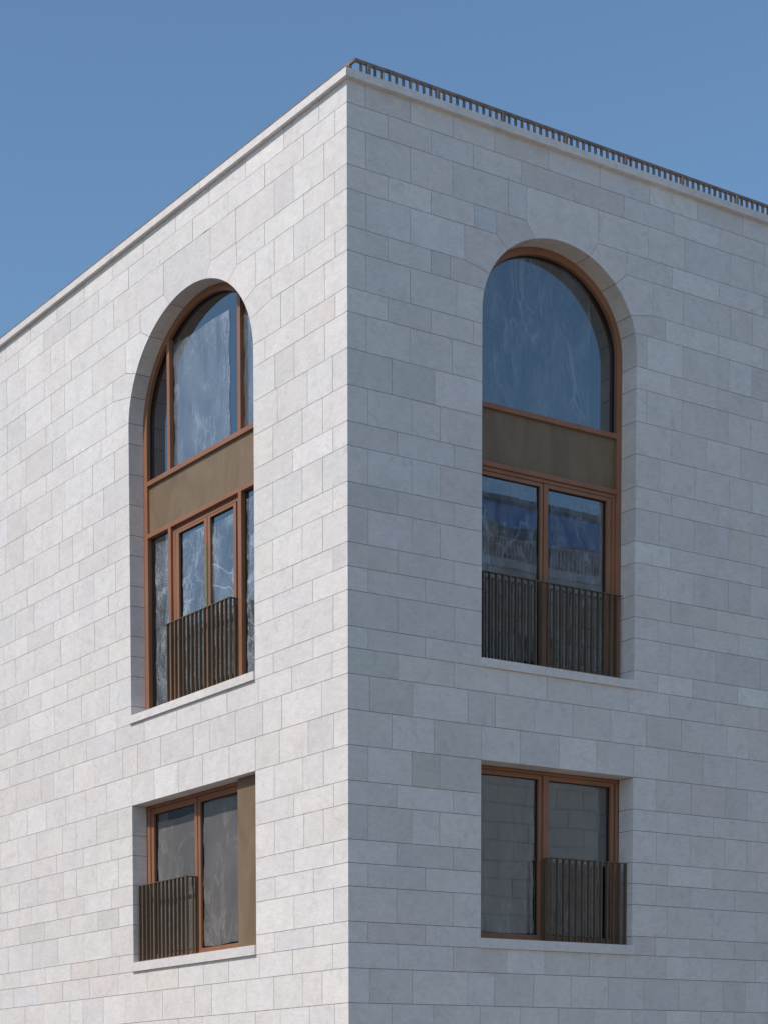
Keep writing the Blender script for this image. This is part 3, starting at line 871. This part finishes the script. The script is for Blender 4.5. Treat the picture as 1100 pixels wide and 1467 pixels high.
def b_terrace():
    b = empty('terrace_building', (8, -16, 0))
    tag(b, 'stone building across the street with a blue sheeted top floor terrace', 'building')
    def P_(mb, name, mat, par=b):
        o = mb.build(name, mat, par); o.location = (-14, 26, 0); return o
    b.location = (14, -26, 0)
    mb = MB(); mb.box(14, 60, -42, -26, 0, 19.45)
    P_(mb, 'wall', OS)
    mb = MB(); mb.box(14.3, 59.7, -41.7, -29.2, 19.45, 21.9)
    P_(mb, 'top_floor', simple('dark render', (.13, .125, .12), .9))
    mb = MB(); mb.box(13.8, 60.2, -42, -26.5, 21.9, 22.05)
    P_(mb, 'roof', simple('dull roof edge', (.16, .15, .14), .8))
    mb = MB(); mb.box(13.9, 60.1, -26.25, -25.9, 19.45, 19.72)
    P_(mb, 'coping', simple('pale coping', (.6, .58, .55), .8))
    mb = MB(); x = 14.1
    while x < 60: mb.box(x - .02, x + .02, -26.1, -26.05, 19.7, 20.45); x += .16
    mb.box(14, 60, -26.11, -26.04, 20.44, 20.5)
    P_(mb, 'railing', simple('orange brown bars', (.46, .27, .16), .5))
    tm = simple('raw timber', (.55, .36, .22), .8)
    for i in range(19):
        mb = MB(); x = 15 + i * 2.3 + (.35 if i % 3 == 0 else 0); mb.box(x - .08, x + .08, -26.9, -26.74, 19.5, 21.9); P_(mb, 'prop', tm)
    mb = MB(); n = 160
    for i in range(n):
        x0, x1 = 14.2 + 45.6 * i / n, 14.2 + 45.6 * (i + 1) / n
        d0, d1 = [.10 * math.sin(x * 2.1) + .05 * math.sin(x * 5.3) for x in (x0, x1)]
        h0, h1 = [20.95 + .2 * math.sin(x * .9) + .08 * math.sin(x * 3.1) for x in (x0, x1)]
        mb.face([(x0, -26.6 + d0, h0), (x1, -26.6 + d1, h1), (x1, -26.6, 21.8), (x0, -26.6, 21.8)])
    P_(mb, 'tarpaulin', simple('blue tarpaulin', (.04, .20, .62), .5, 0, .5, .25, 3))
    for i in range(7):
        for z in (1.0, 15.2):
            x = 17 + i * 6.2
            mb = MB(); frame_rect_w(mb, x, x + 1.6, z, z + 2.2, .08, -25.99, -25.93); o = P_(mb, 'window', MT['frame'])
            mb = MB(); mb.box(x + .08, x + 1.52, -25.985, -25.975, z + .08, z + 2.12); mb.build('pane', MT['gasket'], o)
def frame_rect_w(mb, x0, x1, z0, z1, t, y0, y1):
    mb.box(x0, x0 + t, y0, y1, z0, z1); mb.box(x1 - t, x1, y0, y1, z0, z1)
    mb.box(x0 + t, x1 - t, y0, y1, z1 - t, z1); mb.box(x0 + t, x1 - t, y0, y1, z0, z0 + t)
b_terrace()
def gabled(name, x0, x1, y0, y1, eave, ridge, wallm, roofm, label, along='y'):
    b = empty(name, (x0, y0, 0)); tag(b, label, 'house')
    def P_(mb, nm, mat, par=b):
        o = mb.build(nm, mat, par)
        if par is b: o.location = (-x0, -y0, 0)
        return o
    mb = MB(); mb.box(x0, x1, y0, y1, 0, eave)
    xm = (x0 + x1) / 2
    if along == 'y':
        mb.face([(x0, y0, eave), (x1, y0, eave), (xm, y0, ridge)]); mb.face([(x1, y1, eave), (x0, y1, eave), (xm, y1, ridge)])
    else:
        ym = (y0 + y1) / 2
        mb.face([(x1, y0, eave), (x1, y1, eave), (x1, ym, ridge)]); mb.face([(x0, y1, eave), (x0, y0, eave), (x0, ym, ridge)])
    P_(mb, 'wall', wallm)
    mb = MB(); e = .5; t = .2
    if along == 'y':
        for s, a in ((-1, x0 - e), (1, x1 + e)):
            zl = eave - e * (ridge - eave) / (xm - x0)
            A = [(a, y0 - e, zl), (xm, y0 - e, ridge + .02), (xm, y1 + e, ridge + .02), (a, y1 + e, zl)]
            mb.face(A); mb.face([(p[0], p[1], p[2] + t) for p in A])
            for i in range(4):
                p, q_ = A[i], A[(i + 1) % 4]; mb.face([p, q_, (q_[0], q_[1], q_[2] + t), (p[0], p[1], p[2] + t)])
    else:
        for a in (y0 - e, y1 + e):
            zl = eave - e * (ridge - eave) / (ym - y0)
            A = [(x0 - e, a, zl), (x0 - e, ym, ridge + .02), (x1 + e, ym, ridge + .02), (x1 + e, a, zl)]
            mb.face(A); mb.face([(p[0], p[1], p[2] + t) for p in A])
            for i in range(4):
                p, q_ = A[i], A[(i + 1) % 4]; mb.face([p, q_, (q_[0], q_[1], q_[2] + t), (p[0], p[1], p[2] + t)])
    P_(mb, 'roof', roofm)
    mb = MB(); mb.box(xm - .4, xm + .4, y0 + 3, y0 + 3.9, ridge - 1.2, ridge + .5); P_(mb, 'chimney', wallm)
    for i in range(max(1, int((y1 - y0) / 4))):
        for z in (1.2, 4.6, 8.0):
            if z + 2 > eave: continue
            y = y0 + 1.4 + i * 4
            mb = MB(); mb.box(x1 - .02, x1 + .05, y, y + 1.1, z, z + 1.8); o = P_(mb, 'window', simple('window trim', (.5, .49, .46), .7))
            mb = MB(); mb.box(x1 + .04, x1 + .06, y + .1, y + 1.0, z + .1, z + 1.7); mb.build('pane', MT['gasket'], o)
    return b
slate = simple('slate roof', (.10, .10, .105), .7, 0, .4, .3, 3)
gabled('gabled_house', -42, -28, -2, 15, 9.6, 13.6, simple('grey plaster', (.28, .27, .26), .9), slate, 'low grey plastered house with a slate roof facing the sunlit wall')
hb = gabled('gabled_house', -43, -28, 16, 62, 18.6, 22.2, simple('warm plaster', (.33, .31, .285), .9), slate, 'tall warm plastered house with a row of small gabled dormers')
for yy in (20, 26.5, 33, 38.2, 41.3, 44.4, 50, 56):
    mb = MB(); w_ = 1.5; zt = 20.6; zp = 22.5 if yy in (41.3, 33) else 22.9
    f_ = [(-29.6, yy - w_, 18.8), (-29.6, yy + w_, 18.8), (-29.6, yy + w_, zt), (-29.6, yy, zp), (-29.6, yy - w_, zt)]
    k_ = [(-35.5, p_[1], p_[2]) for p_ in f_]
    mb.face(f_); mb.face(k_[::-1])
    for i in range(5): mb.face([f_[i], k_[i], k_[(i + 1) % 5], f_[(i + 1) % 5]])
    o = mb.build('dormer', slate, hb); o.location = (43, -16, 0)
